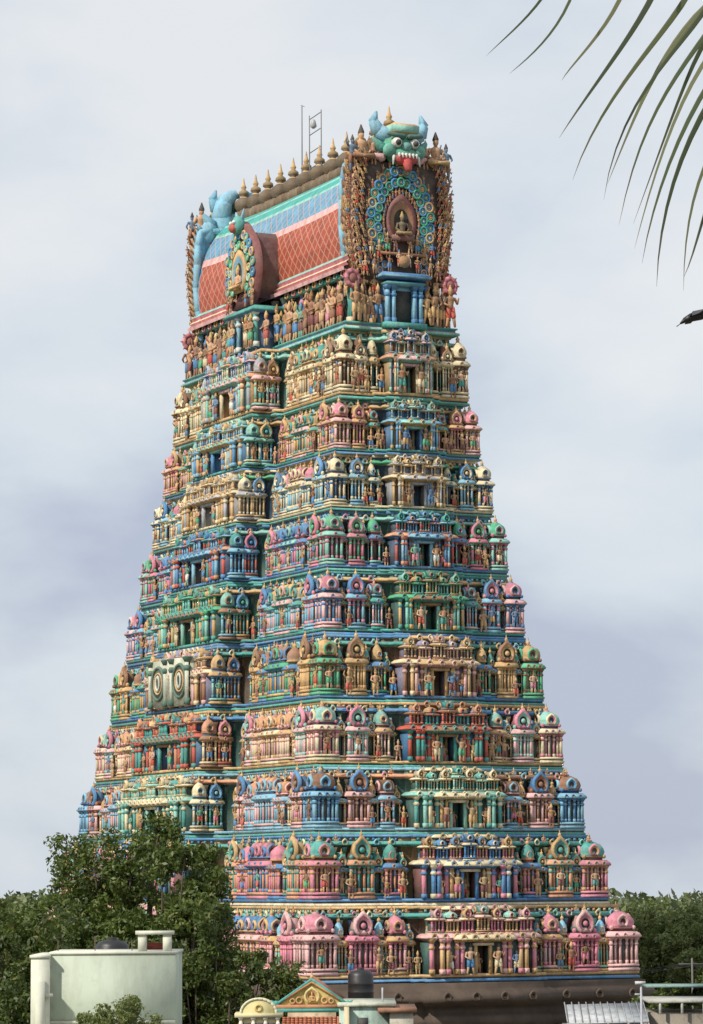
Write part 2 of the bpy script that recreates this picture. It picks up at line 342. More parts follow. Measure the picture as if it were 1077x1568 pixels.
for i in range(10):
    mb=MB(); z0,z1=ZL[i],ZL[i+1];H=z1-z0
    A,B=hA(z0),hB(z0);s=S[i]
    bx=.335*A;by=.30*B;px=.62;py=1.9-.06*i
    cA,cB=A-.72,B-.78
    P=plan(A-.10,B-.10,bx,px,by,py)
    b=s['b']
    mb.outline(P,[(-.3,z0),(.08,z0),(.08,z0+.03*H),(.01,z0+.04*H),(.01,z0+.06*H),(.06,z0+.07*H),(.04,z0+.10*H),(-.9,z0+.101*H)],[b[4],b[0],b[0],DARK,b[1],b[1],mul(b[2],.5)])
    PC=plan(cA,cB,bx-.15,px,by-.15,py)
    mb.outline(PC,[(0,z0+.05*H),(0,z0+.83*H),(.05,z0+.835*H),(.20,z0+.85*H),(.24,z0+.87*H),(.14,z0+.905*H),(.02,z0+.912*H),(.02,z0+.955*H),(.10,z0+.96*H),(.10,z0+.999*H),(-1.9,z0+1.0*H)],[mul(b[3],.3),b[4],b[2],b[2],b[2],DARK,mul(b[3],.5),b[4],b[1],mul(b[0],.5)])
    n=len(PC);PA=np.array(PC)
    for k in range(n):
        p,q=PA[k],PA[(k+1)%n];l=np.linalg.norm(q-p)
        if l<.7: continue
        e=(q-p)/l;nn=np.array([e[1],-e[0]])
        mb.push((p[0],p[1],0),[[e[0],e[1],0],[nn[0],nn[1],0],[0,0,1]])
        m=max(1,int(l/.7))
        for t in range(m):
            x=(t+.5)*l/m;c=[SKY,PINK,OCH,LTEAL,CREAM][(t*3+i)%5]
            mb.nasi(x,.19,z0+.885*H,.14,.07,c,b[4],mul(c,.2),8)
            if rnd.random()<.35 and l>3: bfig(mb,x+.3,.3,z0+.905*H,.5,3)
        m=int(l/.26)
        for t in range(m):
            x=(t+.5)*l/m;mb.box(x-.06,x+.06,.01,.09,z0+.914*H,z0+.953*H,b[1] if t%2 else b[4])
        m=int(l/.45)
        for t in range(m):
            x=(t+.5)*l/m;pil(mb,x,.03,.055,z0+.1*H,z0+.82*H,mul([b[1],b[0],b[4],b[2]][t%4],.7),mul([b[4],b[0]][t%2],.8))
        mb.pop()
    kd,kw,kc=s['k'];pd,pwl,pc=s['p']
    kwx=max(.36,.088*A)
    for sx in(-1,1):
        for sy in(-1,1):
            mb.push((sx*(A-.06-kwx),sy*(B-.06-kwx),0))
            aed(mb,0,kwx,kwx*2,z0+.10*H,.86*H,(mul(kw,.9),kc,kc,kd,mul(pd,.9)),'kuta',sides=(0,1,2,3),yb=-kwx)
            mb.pop()
    for f in FR:
        M,nn=FR[f]
        smk='panj' if i%2 else 'octa'
        k2k=['kuta','octa','shala'][i%3]
        if f in 'RK':
            Wd=A;off=cB;dep=B-cB-.06
            el=[(.785,.033,smk,'sm'),(.665,.078,'panj','p'),(.55,.032,smk,'sm'),(.462,.050,k2k,'k2'),(.385,.024,'panj','sm')]
            cw=bx
        else:
            Wd=B;off=cA;dep=A-cA-.06
            el=[(.865,.036,'panj','p'),(.80,.022,smk,'sm'),(.735,.036,k2k,'k2'),(.62,.07,'shala','s'),(.51,.036,'kuta','k2'),(.442,.028,'panj','p'),(.385,.022,'panj','sm')]
            cw=by
        mb.push((nn[0]*off,nn[1]*off,0),M)
        for u,w,kd_,ty in el:
            for sg in(-1,1):
                if ty=='p': PP=(mul(pwl,.9),pc,pc,pd,kd)
                elif ty=='sm': PP=(DTEAL,b[4],b[1],[SKY,TEAL,OCH][i%3],OCH)
                elif ty=='k2': PP=(mul(pwl,.8),kc,b[1],mul(kd,.95) if f in'RK' else s['s'],pc)
                else: PP=(mul(kw,.8),pc,kc,s['s'],b[1])
                hh_=(.86 if ty not in('sm','k2') else (.72 if ty=='sm' else .80))*[1,.97,1.02][(i+len(ty))%3]
                aed(mb,sg*u*Wd,w*Wd,dep*(1 if ty!='sm' else .75),z0+.10*H,hh_*H,PP,kd_,sides=(0,1,3) if w*Wd>.35 else (0,))
                if rnd.random()<.5: bfig(mb,sg*(u-w-.012)*Wd,dep+.0,z0+.10*H,rnd.uniform(.28,.38)*H)
        mb.pop()
        if f in 'RK': o=B-.10+px-.5; d=.5
        else: o=A-.10+py-.55;d=.55
        mb.push((nn[0]*o,nn[1]*o,0),M)
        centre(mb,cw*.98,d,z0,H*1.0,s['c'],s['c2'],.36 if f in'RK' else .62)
        mb.pop()
        if f in 'LE':
            for sg in(-1,1):
                yy=-sg*(by-.05) if f=='L' else sg*(by-.05)
                for q,ww in((.28,.33),(.72,.36)):
                    mb.push((nn[0]*(A+py*q-.1),yy,0),[[1,0,0],[0,-sg if f=='L' else sg,0],[0,0,1]])
                    aed(mb,0,ww,.35,z0+.10*H,.80*H,(mul(s['c'][0],.8),[s['c'][1],b[4]][q>.5],s['c2'][2],[pd,s['c'][3]][q>.5],b[1]),'panj' if q<.5 else 'kuta')
                    mb.pop()
    mb.make('storey',M_TEMPLE,tower)
# medallion panel on storey 5, long face
mb=MB();z0=ZL[4];H=ZL[5]-z0;A=hA(z0);py=1.9-.06*4
M,nn=FR['L'];mb.push((-(A+py+.12),0,0),M)
mb.box(-2.4,2.4,-.3,.12,z0+.12*H,z0+.86*H,(.50,.52,.40))
for s_ in(-1,1):
    mb.torus((s_*1.35,.17,z0+.50*H),.78,.08,(.08,.16,.12),20,6);mb.torus((s_*1.35,.17,z0+.50*H),.5,.05,OCH,16,5)
    mb.push((s_*1.35,.13,z0+.50*H),[[1,0,0],[0,0,1],[0,1,0]]);mb.lathe(0,0,[(.74,0),(.72,.03),(.01,.05)],20,(.03,.05,.05));mb.pop()
    mb.torus((s_*1.35,.2,z0+.50*H),.22,.06,(.6,.62,.5),12,5,sz=1.5)
for x in(-2.3,-.4,.4,2.3): pil(mb,x,.15,.1,z0+.12*H,z0+.86*H,(.6,.62,.5),(.06,.16,.12))
for k in range(6): mb.box(-.32+k*.11,-.28+k*.11,.12,.16,z0+.15*H,z0+.84*H,(.62,.62,.5))
mb.pop();mb.make('medallion_panel',M_TEMPLE,tower)
# granite base
mb=MB()
A,B=hA(9)+.1,hB(9)+.1
P=plan(A,B,.335*A,.7,.30*B,1.9)
mb.outline(P,[(.9,0),(.9,.8),(.5,1.1),(.5,1.6),(.2,1.8),(.2,3.4),(.35,3.6),(.35,4.0),(-.1,4.2),(-.1,6.9),(.1,7.2),(.1,7.5),(-.05,7.6),(-.05,7.95),(.4,8.1),(.48,8.3),(.3,8.6),(.05,8.7),(.05,8.95),(-1,9.0)],STONE)
PA=np.array(P)
for k in range(len(PA)):
    p,q=PA[k],PA[(k+1)%len(PA)];l=np.linalg.norm(q-p)
    if l<.9: continue
    e=(q-p)/l;n_=np.array([e[1],-e[0]])
    mb.push((p[0],p[1],0),[[e[0],e[1],0],[n_[0],n_[1],0],[0,0,1]])
    m=max(1,int(l/1.3))
    for t in range(m):
        x=(t+.5)*l/m;pil(mb,x,-.03,.16,4.2,7.1,STONE,mul(STONE,1.3));mb.nasi(x,.42,8.35,.2,.07,mul(STONE,1.3),STONE,DARK,8)
    mb.pop()
mb.make('granite_base',M_STONE,tower)
# ------------------------------------------------------------ neck storey
ZT=ZL[10];AT,BT=hA(ZT),hB(ZT)
mb=MB()
ac,bc=AT-.7,BT-.9
mb.outline([(-AT,-BT),(AT,-BT),(AT,BT),(-AT,BT)],[(-.6,ZT-.05),(0,ZT-.05),(.1,ZT+.0),(.1,ZT+.1),(-.05,ZT+.16),(-.05,ZT+.24),(.03,ZT+.28),(.03,ZT+.34),(-1,ZT+.345)],[TEAL,TEAL,LTEAL,OCH,BLUE,TEAL,TEAL,DTEAL])
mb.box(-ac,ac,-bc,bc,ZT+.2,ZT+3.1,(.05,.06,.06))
FL=ZT+.34
for f in FR:
    M,nn=FR[f];W,off=(ac,bc) if f in'RK' else (bc,ac)
    mb.push((nn[0]*off,nn[1]*off,0),M)
    n=int(2*W/1.0)
    for k in range(n+1):
        x=-W+2*W*k/n;pil(mb,x,.06,.1,FL,ZT+2.8,rnd.choice([TEAL,BLUE,OCH]),rnd.choice([OCH,PINK,CREAM]))
    if f in 'LE':
        x=-W-.4
        while x<W+.4:
            if abs(x)>1.9:
                bfig(mb,x,.45+rnd.uniform(-.05,.1),FL,rnd.uniform(1.6,2.0)) if rnd.random()<.6 else rfig(mb,x,.45,FL,rnd.uniform(1.5,1.9))
                if rnd.random()<.75: bfig(mb,x+.3,.25,FL+1.3,rnd.uniform(.9,1.2),rnd.choice([1,2,3]))
            x+=rnd.uniform(.55,.72)
        mb.box(-W,-2,.0,.35,ZT+2.55,ZT+2.75,TEAL);mb.box(2,W,.0,.35,ZT+2.55,ZT+2.75,TEAL)
        k_=-W+.3
        while k_<W:
            if abs(k_)>2: mb.nasi(k_,.35,ZT+2.72,.2,.08,rnd.choice([OCH,PINK,TEAL]),OCH,DARK,8)
            k_+=.8
    mb.pop()
def scrollring(mb,cx,y,cz,rx,rz,n,r,cs,a0=-40,a1=220):
    for k in range(n):
        a=math.radians(a0+(a1-a0)*k/(n-1))
        p=(cx+rx*math.cos(a),y+rnd.uniform(-.02,.05),cz+rz*math.sin(a))
        mb.torus(p,r,r*.3,cs[k%len(cs)],10,5);mb.torus(p,r*.5,r*.18,cs[(k+1)%len(cs)],8,4);mb.sphere(p,r*.3,rnd.choice([OCH,PINK,CREAM]),6,1,.6,1)
for f in'LE':
    M,nn=FR[f];mb.push((nn[0]*ac,0,0),M)
    d=1.75
    mb.box(-1.5,1.5,0,d-.35,ZT-.3,ZT+2.1,DBLUE)
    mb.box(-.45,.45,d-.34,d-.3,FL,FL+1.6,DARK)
    for s_ in(-1,1):
        for q in(.62,1.05,1.45): pil(mb,s_*q,d-.2,.1,FL,ZT+2.1,[BLUE,SKY,TEAL][int(q*2)%3],WHITE)
        rfig(mb,s_*.85,d+.05,FL,1.5);rfig(mb,s_*1.3,d+.0,FL,1.5);bfig(mb,s_*1.8,d-.6,FL,1.6);bfig(mb,s_*1.95,d-1.1,FL+.2,1.7)
    mb.ring(0,d/2-.1,1.6,d/2,[(0,ZT+2.0),(.2,ZT+2.08),(.25,ZT+2.16),(.05,ZT+2.35)],[BLUE,TEAL,TEAL])
    prof=[(math.cos(math.radians(t)),math.sin(math.radians(t))) for t in range(-50,231,20)]
    V=[];Q=[]
    for y in(-1.2,d-.3):
        for c_,s_ in prof: V.append([1.55*c_,y,ZT+4.3+1.95*s_])
    m=len(prof)
    for k in range(m-1): Q.append([k,k+1,m+k+1,m+k])
    mb.add(V,Q,(.10,.03,.03))
    mb.nasi(0,d-.35,ZT+4.2,1.85,.3,MAR,BROWN,DBLUE,24,1.15,.2)
    scrollring(mb,0,d,ZT+4.2,1.6,1.85,17,.2,[TEAL,OCH,BLUE])
    scrollring(mb,0,d+.02,ZT+4.2,1.15,1.35,13,.17,[GREEN,LTEAL,OCH])
    mb.nasi(0,d,ZT+4.1,.85,.1,OCH,SKY,DARK,14,1.3,.1)
    figure(mb,0,d+.1,ZT+3.3,1.9,SKIN,OCH,CR[0],3)
    for s_ in(-1,1): bfig(mb,s_*.9,d+.1,ZT+2.35,.8);bfig(mb,s_*1.5,d,ZT+2.35,1.)
    mb.sphere((0,d+.1,ZT+6.5),.5,TEAL,8,1,.7,1);mb.sphere((0,d+.35,ZT+6.35),.25,RED,6)
    for s_ in(-1,1): mb.sphere((s_*.18,d+.4,ZT+6.62),.1,WHITE,6);mb.limb((s_*.25,d,ZT+6.8),(s_*.5,d,ZT+7.25),.13,.04,SKY)
    mb.pop()
mb.make('neck_storey_with_statues',M_TEMPLE,tower)
# ------------------------------------------------------------ vaulted roof
ZE=ZT+3.05
RP=[(2.75,-.25),(2.8,-.08),(2.55,.0),(2.66,.12),(2.5,.25),(2.60,.4),(2.46,.55),(2.56,1.3),(2.52,2.1),(2.32,2.85),(2.2,3.2),(1.97,3.75),(1.62,4.35),(1.54,4.4),(1.5,4.52),(1.1,4.95),(1.02,5.05),(.6,5.35),(0,5.5)]
cR=(.40,.08,.045);cB=(.11,.33,.50)
RC=[LPINK,CREAM,PINK,CREAM,PINK,LTEAL,cR,cR,cR,LPINK,cB,cB,CREAM,LTEAL,TEAL,LTEAL,TEAL,BROWN]
me=bpy.data.meshes.new('vaulted_roof')
ys=np.linspace(-BT+.35,BT-.35,41);V=[];F=[];C=[];UV=[]
full=[(x,z) for x,z in RP]+[(-x,z) for x,z in RP[:-1][::-1]]
arc=[0]
for k in range(1,len(full)): arc.append(arc[-1]+math.hypot(full[k][0]-full[k-1][0],full[k][1]-full[k-1][1]))
tot=arc[-1]
for y in ys:
    sag=0.35*(y/BT)**4
    for x,z in full: V.append((x,y,ZE+z+sag*min(1,max(0,z/4))))
m=len(full)
RCf=RC+RC[::-1]
for a in range(40):
    for k in range(m-1):
        cc=RCf[k]
        if cc==cR and (a<2 or a>37): cc=cB
        F.append((a*m+k,a*m+k+1,a*m+m+k+1,a*m+m+k));C.append(cc)
        s0,s1=arc[k],arc[k+1]
        if s0>tot/2-.01: s0,s1=tot-s0,tot-s1
        UV+= [(ys[a],s0),(ys[a],s1),(ys[a+1],s1),(ys[a+1],s0)]
me.from_pydata(V,[],F)
ca=me.color_attributes.new('Col','FLOAT_COLOR','CORNER')
ca.data.foreach_set('color',np.concatenate([np.array(C),np.ones((len(C),1))],1).repeat(4,0).astype(np.float32).ravel())
uv=me.uv_layers.new(name='UVMap');uv.data.foreach_set('uv',np.array(UV,dtype=np.float32).ravel())
mt=mat_attr('roof_tiles',.6,.32,.2);N=mt.node_tree.nodes;L=mt.node_tree.links
uvn=N.new('ShaderNodeUVMap');sx=N.new('ShaderNodeSeparateXYZ');L.new(uvn.outputs[0],sx.inputs[0])
def M2(op,a,b=None,v=None):
    n=N.new('ShaderNodeMath');n.operation=op
    L.new(a,n.inputs[0])
    if b is not None: L.new(b,n.inputs[1])
    if v is not None: n.inputs[1].default_value=v
    return n.outputs[0]
ax=M2('MULTIPLY',sx.outputs[0],v=1.55);ay=M2('MULTIPLY',sx.outputs[1],v=1.55)
d1=M2('FRACT',M2('ADD',ax,ay));d2=M2('FRACT',M2('SUBTRACT',ax,ay))
ln=M2('MAXIMUM',M2('LESS_THAN',d1,v=.15),M2('LESS_THAN',d2,v=.15))
g1=M2('GREATER_THAN',sx.outputs[1],v=1.2);g2=M2('LESS_THAN',sx.outputs[1],v=5.3)
msk=M2('MULTIPLY',M2('MULTIPLY',ln,g1),g2)
bs=N['Principled BSDF'];src=bs.inputs['Base Color'].links[0].from_socket
m2=N.new('ShaderNodeMix');m2.data_type='RGBA';L.new(M2('MULTIPLY',msk,v=.6),m2.inputs[0]);L.new(src,m2.inputs[6]);m2.inputs[7].default_value=(.58,.32,.22,1)
L.new(m2.outputs[2],bs.inputs['Base Color'])
me.materials.append(mt);ob=bpy.data.objects.new('vaulted_roof',me);sc.collection.objects.link(ob);ob.parent=tower
mb=MB();ZR=ZE+5.5
KB=(.13,.085,.045)
for k in range(60):
    y=-BT+.6+(2*BT-1.2)*k/59;sag=.35*(y/BT)**4
    mb.sphere((0,y,ZR+sag+.08),.55,KB if k%3 else mul(KB,1.4),8,1,.5,.8)
for k in range(12):
    y=-BT+1.2+(2*BT-2.4)*k/11;z=ZR+.35*(y/BT)**4+.4
    mb.push((0,y,z),sc=1.42)
    mb.lathe(0,0,[(.26,0),(.36,.15),(.34,.35),(.16,.5),(.1,.56),(.2,.64),(.18,.74),(.07,.82),(.11,.9),(.06,1.),(.015,1.25)],10,[KB,KB,KB,OCH,KB,(.3,.19,.07),(.35,.22,.08),(.4,.25,.09),OCH,OCH]);mb.pop()
mb.make('ridge_kalasams',M_TEMPLE,tower,True)
mb=MB()
GR=(.22,.22,.23)
mb.limb((0,1.3,ZR),(0,1.3,ZR+4.6),.035,.03,GR);mb.limb((0,1.0,ZR+4.5),(0,1.4,ZR+4.65),.02,.02,GR)
for yy,q in((.4,3.9),(-1.0,3.9)): mb.limb((0,yy,ZR),(0,yy,ZR+q),.03,.03,GR)
for q in(1.2,2.0,2.9,3.7): mb.limb((0,.4,ZR+q),(0,-1.0,ZR+q+.1),.025,.025,GR)
mb.limb((-.1,-.3,ZR+3.2),(-.1,-.3,ZR+3.5),.17,.1,(.4,.4,.4))
mb.make('lightning_rod',M_PLAIN,tower)
# ------------------------------------------------------------ end gables
def gable(mb):
    ol=[(2.55,2.3),(2.5,3.0),(2.72,3.8),(2.85,5.0),(2.80,6.2),(2.75,7.2),(2.6,7.9),(1.9,8.1),(1.4,8.0),(1.0,8.5),(.5,8.9)]
    pts=ol+[(-x,z) for x,z in ol[::-1]]
    n=len(pts);t0,t1=-1.0,-.1
    V=[(x,y,ZT+z) for y in(t0,t1) for x,z in pts];Q=[];C=[]
    for k in range(n): Q.append([k,(k+1)%n,n+(k+1)%n,n+k]);C.append(BROWN)
    for k in range(len(ol)-1):
        Q.append([k,k+1,n-2-k,n-1-k]);C.append(SKY);Q.append([n+k,n+k+1,2*n-2-k,2*n-1-k]);C.append((.06,.03,.025))
    mb.add(V,Q,C)
    for s in(-1,1):
        for k in range(len(ol)-1):
            p,q=ol[k],ol[k+1];mb.limb((s*p[0],t0,ZT+p[1]),(s*q[0],t0,ZT+q[1]),.2,.2,SKY)
    fc=[OCH,BROWN,(.45,.24,.1),SKIN,(.5,.3,.13),(.38,.19,.09)]
    for s in(-1,1):
        z=2.6
        while z<8.1:
            w=np.interp(z,[2.3,3.8,5,6.2,7.2,7.9],[2.5,2.72,2.85,2.8,2.75,2.55])
            for dx,hh,yy in((.0,.62,-.15),(-.36,.6,.02),(-.68,.5,.05)):
                mb.push((s*(w+dx+rnd.uniform(-.05,.05)),yy,ZT+z+rnd.uniform(-.1,.1)),[[1,0,0],[0,1,0],[s*.4,0,1]])
                figure(mb,0,0,0,hh,rnd.choice(fc),rnd.choice([OCH,BROWN,MAR,BLUE,RED]),OCH,rnd.choice([1,2]));mb.pop()
            mb.torus((s*(w-.2),-.02,ZT+z+.1),.17,.06,rnd.choice(fc),8,4,BROWN)
            mb.limb((s*w,-.5,ZT+z),(s*(w+.24),-.45,ZT+z+.3),.14,.03,rnd.choice(fc))
            mb.limb((s*w,-.85,ZT+z+.1),(s*(w+.18),-.8,ZT+z+.4),.14,.03,rnd.choice([OCH,BROWN,SKY]))
            z+=.34
    scrollring(mb,0,-.03,ZT+5.2,1.72,2.4,23,.22,[BLUE,TEAL,OCH])
    scrollring(mb,0,0,ZT+5.2,1.33,1.85,19,.20,[GREEN,BLUE,TEAL])
    for k in range(26):
        a=math.radians(-60+300*k/25);mb.push((1.98*math.cos(a),.0,ZT+5.1+2.65*math.sin(a)));bfig(mb,0,0,0,.42);mb.pop()
    for k in range(26):
        a=math.radians(-50+280*k/25);mb.push((1.02*math.cos(a),.05,ZT+5.1+1.45*math.sin(a)-.15));bfig(mb,0,0,0,.36);mb.pop()
    mb.nasi(0,-.05,ZT+5.2,.86,.12,MAR,BROWN,DARK,20,1.35,.12)
    mb.box(-.62,.62,.02,.3,ZT+4.25,ZT+4.5,(.2,.06,.05))
    figure(mb,0,.12,ZT+4.5,1.75,(.16,.11,.06),(.35,.22,.08),(.4,.27,.08),3)
    for s in(-1,1):
        bfig(mb,s*.42,.2,ZT+3.7,.8);rfig(mb,s*.85,.15,ZT+3.6,.95);bfig(mb,s*1.3,.1,ZT+3.2,1.0);rfig(mb,s*.28,.3,ZT+3.0,.75);bfig(mb,s*.8,.25,ZT+2.75,.8)
        bfig(mb,s*1.6,.15,ZT+2.6,.9);rfig(mb,s*1.75,.1,ZT+3.5,.8);bfig(mb,s*2.1,.1,ZT+2.5,.9)
        scrollring(mb,s*1.25,.05,ZT+3.1,.28,.28,4,.16,[BLUE,SKIN],0,270)
    mb.box(-1.3,1.3,-.1,.3,ZT+3.55,ZT+3.67,BROWN);mb.sphere((0,.3,ZT+3.25),.3,(.4,.22,.1),8,1.3,.7,1)
    mb.ring(0,0,1.25,.45,[(0,ZT+2.4),(.15,ZT+2.46),(.18,ZT+2.55),(0,ZT+2.7)],[BLUE,SKY,BLUE])
    mb.ring(0,0,1.0,.4,[(0,ZT+2.1),(.1,ZT+2.16),(.12,ZT+2.24),(0,ZT+2.3)],[SKY,TEAL,BLUE])
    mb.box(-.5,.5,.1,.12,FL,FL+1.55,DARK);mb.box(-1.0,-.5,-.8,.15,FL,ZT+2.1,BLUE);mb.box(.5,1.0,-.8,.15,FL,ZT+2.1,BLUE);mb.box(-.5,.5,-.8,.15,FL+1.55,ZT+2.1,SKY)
    mb.box(-1.2,1.2,.1,.5,ZT+.1,FL+.02,TEAL)
    for s in(-1,1):
        for q in(.6,.95): pil(mb,s*q,.25,.09,FL,ZT+2.1,SKY,BLUE)
        for q in(1.35,1.8,2.3,2.7): bfig(mb,s*q,.1+rnd.uniform(-.1,.2),FL,rnd.uniform(1.5,1.9))
        for q in(1.5,2.1,2.5): bfig(mb,s*q,-.1,FL+1.3,rnd.uniform(.9,1.2))
        mb.torus((s*2.8,0,ZT+2.35),.34,.14,(.4,.1,.1),14,6,PINK);mb.sphere((s*2.8,0,ZT+2.35),.28,(.3,.08,.08),8,1,.7,1)
        for k in range(8):
            a=k*math.pi/4;mb.limb((s*2.8+.3*math.cos(a),0,ZT+2.35+.3*math.sin(a)),(s*2.8+.55*math.cos(a),0,ZT+2.35+.55*math.sin(a)),.1,.03,(.4,.12,.12))
        mb.sphere((s*2.05,-.3,ZT+8.15),.42,SKIN,8,1.1,.8,.8)
        figure(mb,s*2.15,-.2,ZT+8.0,2.5,SKIN,rnd.choice([OCH,BROWN]),(.03,.02,.02),3)
        figure(mb,s*2.7,-.1,ZT+7.4,1.6,(.12,.2,.3),BROWN,(.03,.02,.02),2)
        figure(mb,s*1.5,-.1,ZT+7.8,1.3,SKIN,MAR,CR[0],2)
    # kirtimukha
    G=(.08,.38,.25)
    mb.push((0,.1,ZT+8.45),np.diag([1.38,1.2,1.2]));mb.push((0,0,-ZT-8.75))
    mb.sphere((0,-.2,ZT+9.0),.85,G,14,.95,.75,.9)
    mb.sphere((0,.25,ZT+8.6),.5,G,12,1.3,.6,.6)
    mb.sphere((0,.35,ZT+8.42),.42,(.5,.05,.05),12,1.3,.6,.6)
    for k in range(6): mb.limb((-.36+k*.145,.58,ZT+8.58),(-.36+k*.145,.6,ZT+8.43),.06,.02,WHITE)
    mb.limb((0,.5,ZT+8.3),(0,.62,ZT+7.95),.2,.13,(.55,.05,.05))
    mb.sphere((0,.45,ZT+8.88),.2,(.08,.3,.28),8)
    for s in(-1,1):
        mb.sphere((s*.36,.36,ZT+9.05),.21,WHITE,12);mb.sphere((s*.36,.52,ZT+9.03),.12,DARK,8)
        mb.limb((s*.1,.48,ZT+9.28),(s*.7,.36,ZT+9.38),.12,.08,(.03,.13,.11))
        mb.sphere((s*.62,.25,ZT+8.75),.27,(.12,.42,.33),8)
        mb.limb((s*.5,.42,ZT+8.5),(s*.56,.45,ZT+8.15),.07,.02,WHITE)
        mb.limb((s*.5,-.1,ZT+9.35),(s*.85,-.2,ZT+9.55),.32,.3,SKY);mb.limb((s*.85,-.2,ZT+9.55),(s*1.05,-.25,ZT+9.95),.3,.2,SKY);mb.limb((s*1.05,-.25,ZT+9.95),(s*.92,-.25,ZT+10.35),.2,.05,SKY)
        mb.limb((s*.8,-.1,ZT+8.9),(s*1.1,-.15,ZT+9.25),.24,.08,(.1,.36,.3));mb.limb((s*.75,-.1,ZT+8.5),(s*1.1,-.15,ZT+8.6),.2,.08,LPINK)
    mb.ring(0,-.1,.45,.4,[(0,ZT+9.4),(.1,ZT+9.5),(.12,ZT+9.75),(0,ZT+9.85)],[OCH,LTEAL,OCH])
    for x in(-.4,-.13,.13,.4): mb.sphere((x,.25,ZT+9.6),.14,GREEN if abs(x)<.2 else RED,6)
    mb.pop();mb.pop()
for f in'RK':
    mb=MB();M,nn=FR[f];M=[[.9*M[0][0],0,0],M[1],M[2]];mb.push((0,nn[1]*BT,0),M);gable(mb)
    if f=='K':
        for s in(-1,1):
            pts=[(s*.9,-.6,7.9),(s*1.2,-.75,8.8),(s*1.05,-.8,9.6),(s*.45,-.8,10.1),(s*.1,-.8,10.0)]
            for a,b_,r0,r1 in zip(pts[:-1],pts[1:],(.65,.6,.5,.3),(.6,.5,.3,.08)): mb.limb((a[0],a[1],ZT+a[2]),(b_[0],b_[1],ZT+b_[2]),r0,r1,SKY,8)
            pts=[(s*2.2,-.7,7.6),(s*1.9,-.8,8.4),(s*2.3,-.8,8.9)]
            for a,b_,r0,r1 in zip(pts[:-1],pts[1:],(.5,.4),(.4,.1)): mb.limb((a[0],a[1],ZT+a[2]),(b_[0],b_[1],ZT+b_[2]),r0,r1,SKY,8)
    mb.pop();mb.make('end_gable',M_TEMPLE,tower)
# ------------------------------------------------------------ trees
def tree(name,pos,h,R,ncl,nleaf,cols,leaf=.2,trunk_h=.35,seed=1,flat=.75):
    rs=np.random.RandomState(seed);e=empty(name);e.location=pos
    mb=MB();th=h*trunk_h
    prev=np.array([0,0,0.]);
    for k in range(4):
        nx=np.array([rs.uniform(-.2,.2),rs.uniform(-.2,.2),th*(k+1)/4]);mb.limb(prev,nx,.05*R*(1.6-.25*k),.05*R*(1.35-.25*k),(.10,.07,.05),8);prev=nx
    cz=(h+th)/2;rz=(h-th)/2*.88
    cl=[]
    for k in range(ncl):
        while True:
            v=rs.uniform(-1,1,3)
            if .25<np.linalg.norm(v)<1: break
        v*=1/ max(.75,np.linalg.norm(v))*rs.uniform(.55,1.0)
        c=np.array([v[0]*R,v[1]*R,cz+v[2]*rz]);cl.append(c)
        mid=(prev+c)/2+rs.uniform(-.3,.3,3)
        mb.limb(prev,mid,.035*R,.02*R,(.10,.07,.05));mb.limb(mid,c,.02*R,.008*R,(.10,.07,.05))
    mb.make('trunk_and_limbs',M_BARK,e)
    cl=np.array(cl);idx=rs.randint(0,ncl,nleaf);rad=rs.uniform(.14,.32,ncl)*R
    d=rs.normal(size=(nleaf,3));d/=np.linalg.norm(d,axis=1)[:,None]
    q=rs.uniform(.25,1.08,nleaf)**.6
    sub=rs.normal(size=(ncl,14,3));sub/=np.linalg.norm(sub,axis=2)[:,:,None]
    sidx=rs.randint(0,14,nleaf)
    P=cl[idx]+ (sub[idx,sidx]*rad[idx][:,None]*.75)+d*(q*rad[idx]*.45)[:,None]*np.array([1,1,flat])
    P[:,2]=np.maximum(P[:,2],th*.6)
    u=rs.normal(size=(nleaf,3));u/=np.linalg.norm(u,axis=1)[:,None]
    w=rs.normal(size=(nleaf,3));w[:,2]+=.6;v=np.cross(u,w);v/=np.linalg.norm(v,axis=1)[:,None]
    s=rs.uniform(.6,1.3,nleaf)[:,None]*leaf
    V=np.stack([P-u*s*.6,P+v*s*.28,P+u*s*.6,P-v*s*.28],1).reshape(-1,3)
    c0,c1=np.array(cols[0]),np.array(cols[1])
    cb=rs.uniform(0,1,ncl);t=np.clip(cb[idx]*.5+rs.uniform(0,1,nleaf)*.5,0,1)[:,None]
    C=c0*(1-t)+c1*t
    yl=rs.uniform(0,1,nleaf)<.04;C[yl]=np.array([.20,.19,.05])
    m=MB();m.V=[V];m.Q=[np.arange(nleaf*4).reshape(-1,4)];m.C=[C];m.n=len(V);m.make('leaves',M_LEAF,e)
    return e
G1=((.05,.08,.016),(.14,.19,.035));G2=((.04,.065,.014),(.11,.15,.03));G3=((.11,.15,.04),(.22,.26,.08))
def px(x,f): return (x-538.5)/5048*f
tree('neem_tree',at(px(190,112),112,0),16.2,3.5,80,70000,G1,.16,.3,1)
tree('neem_tree',at(px(60,110),110,0),13.8,3.2,60,44000,G1,.16,.3,2)
tree('neem_tree',at(px(-30,106),106,0),13.9,3.0,40,24000,G2,.17,.3,8)
tree('neem_tree',at(px(272,108),108,0),15.6,2.6,60,44000,G1,.16,.3,3)
tree('neem_tree',at(px(385,104),104,0),12.5,2.2,50,32000,G2,.15,.3,4)
tree('neem_tree',at(px(325,100),100,0),12.7,2.1,48,30000,G2,.15,.3,14)
tree('neem_tree',at(px(130,98),98,0),12.9,2.8,56,40000,G2,.15,.3,5)
tree('neem_tree',at(px(225,101),101,0),12.9,2.4,50,34000,G2,.15,.3,15)
tree('neem_tree',at(px(1020,190),190,0),13.0,4.0,70,44000,G3,.22,.3,6)
tree('neem_tree',at(px(1115,185),185,0),12.5,4.2,60,36000,G3,.22,.3,7)
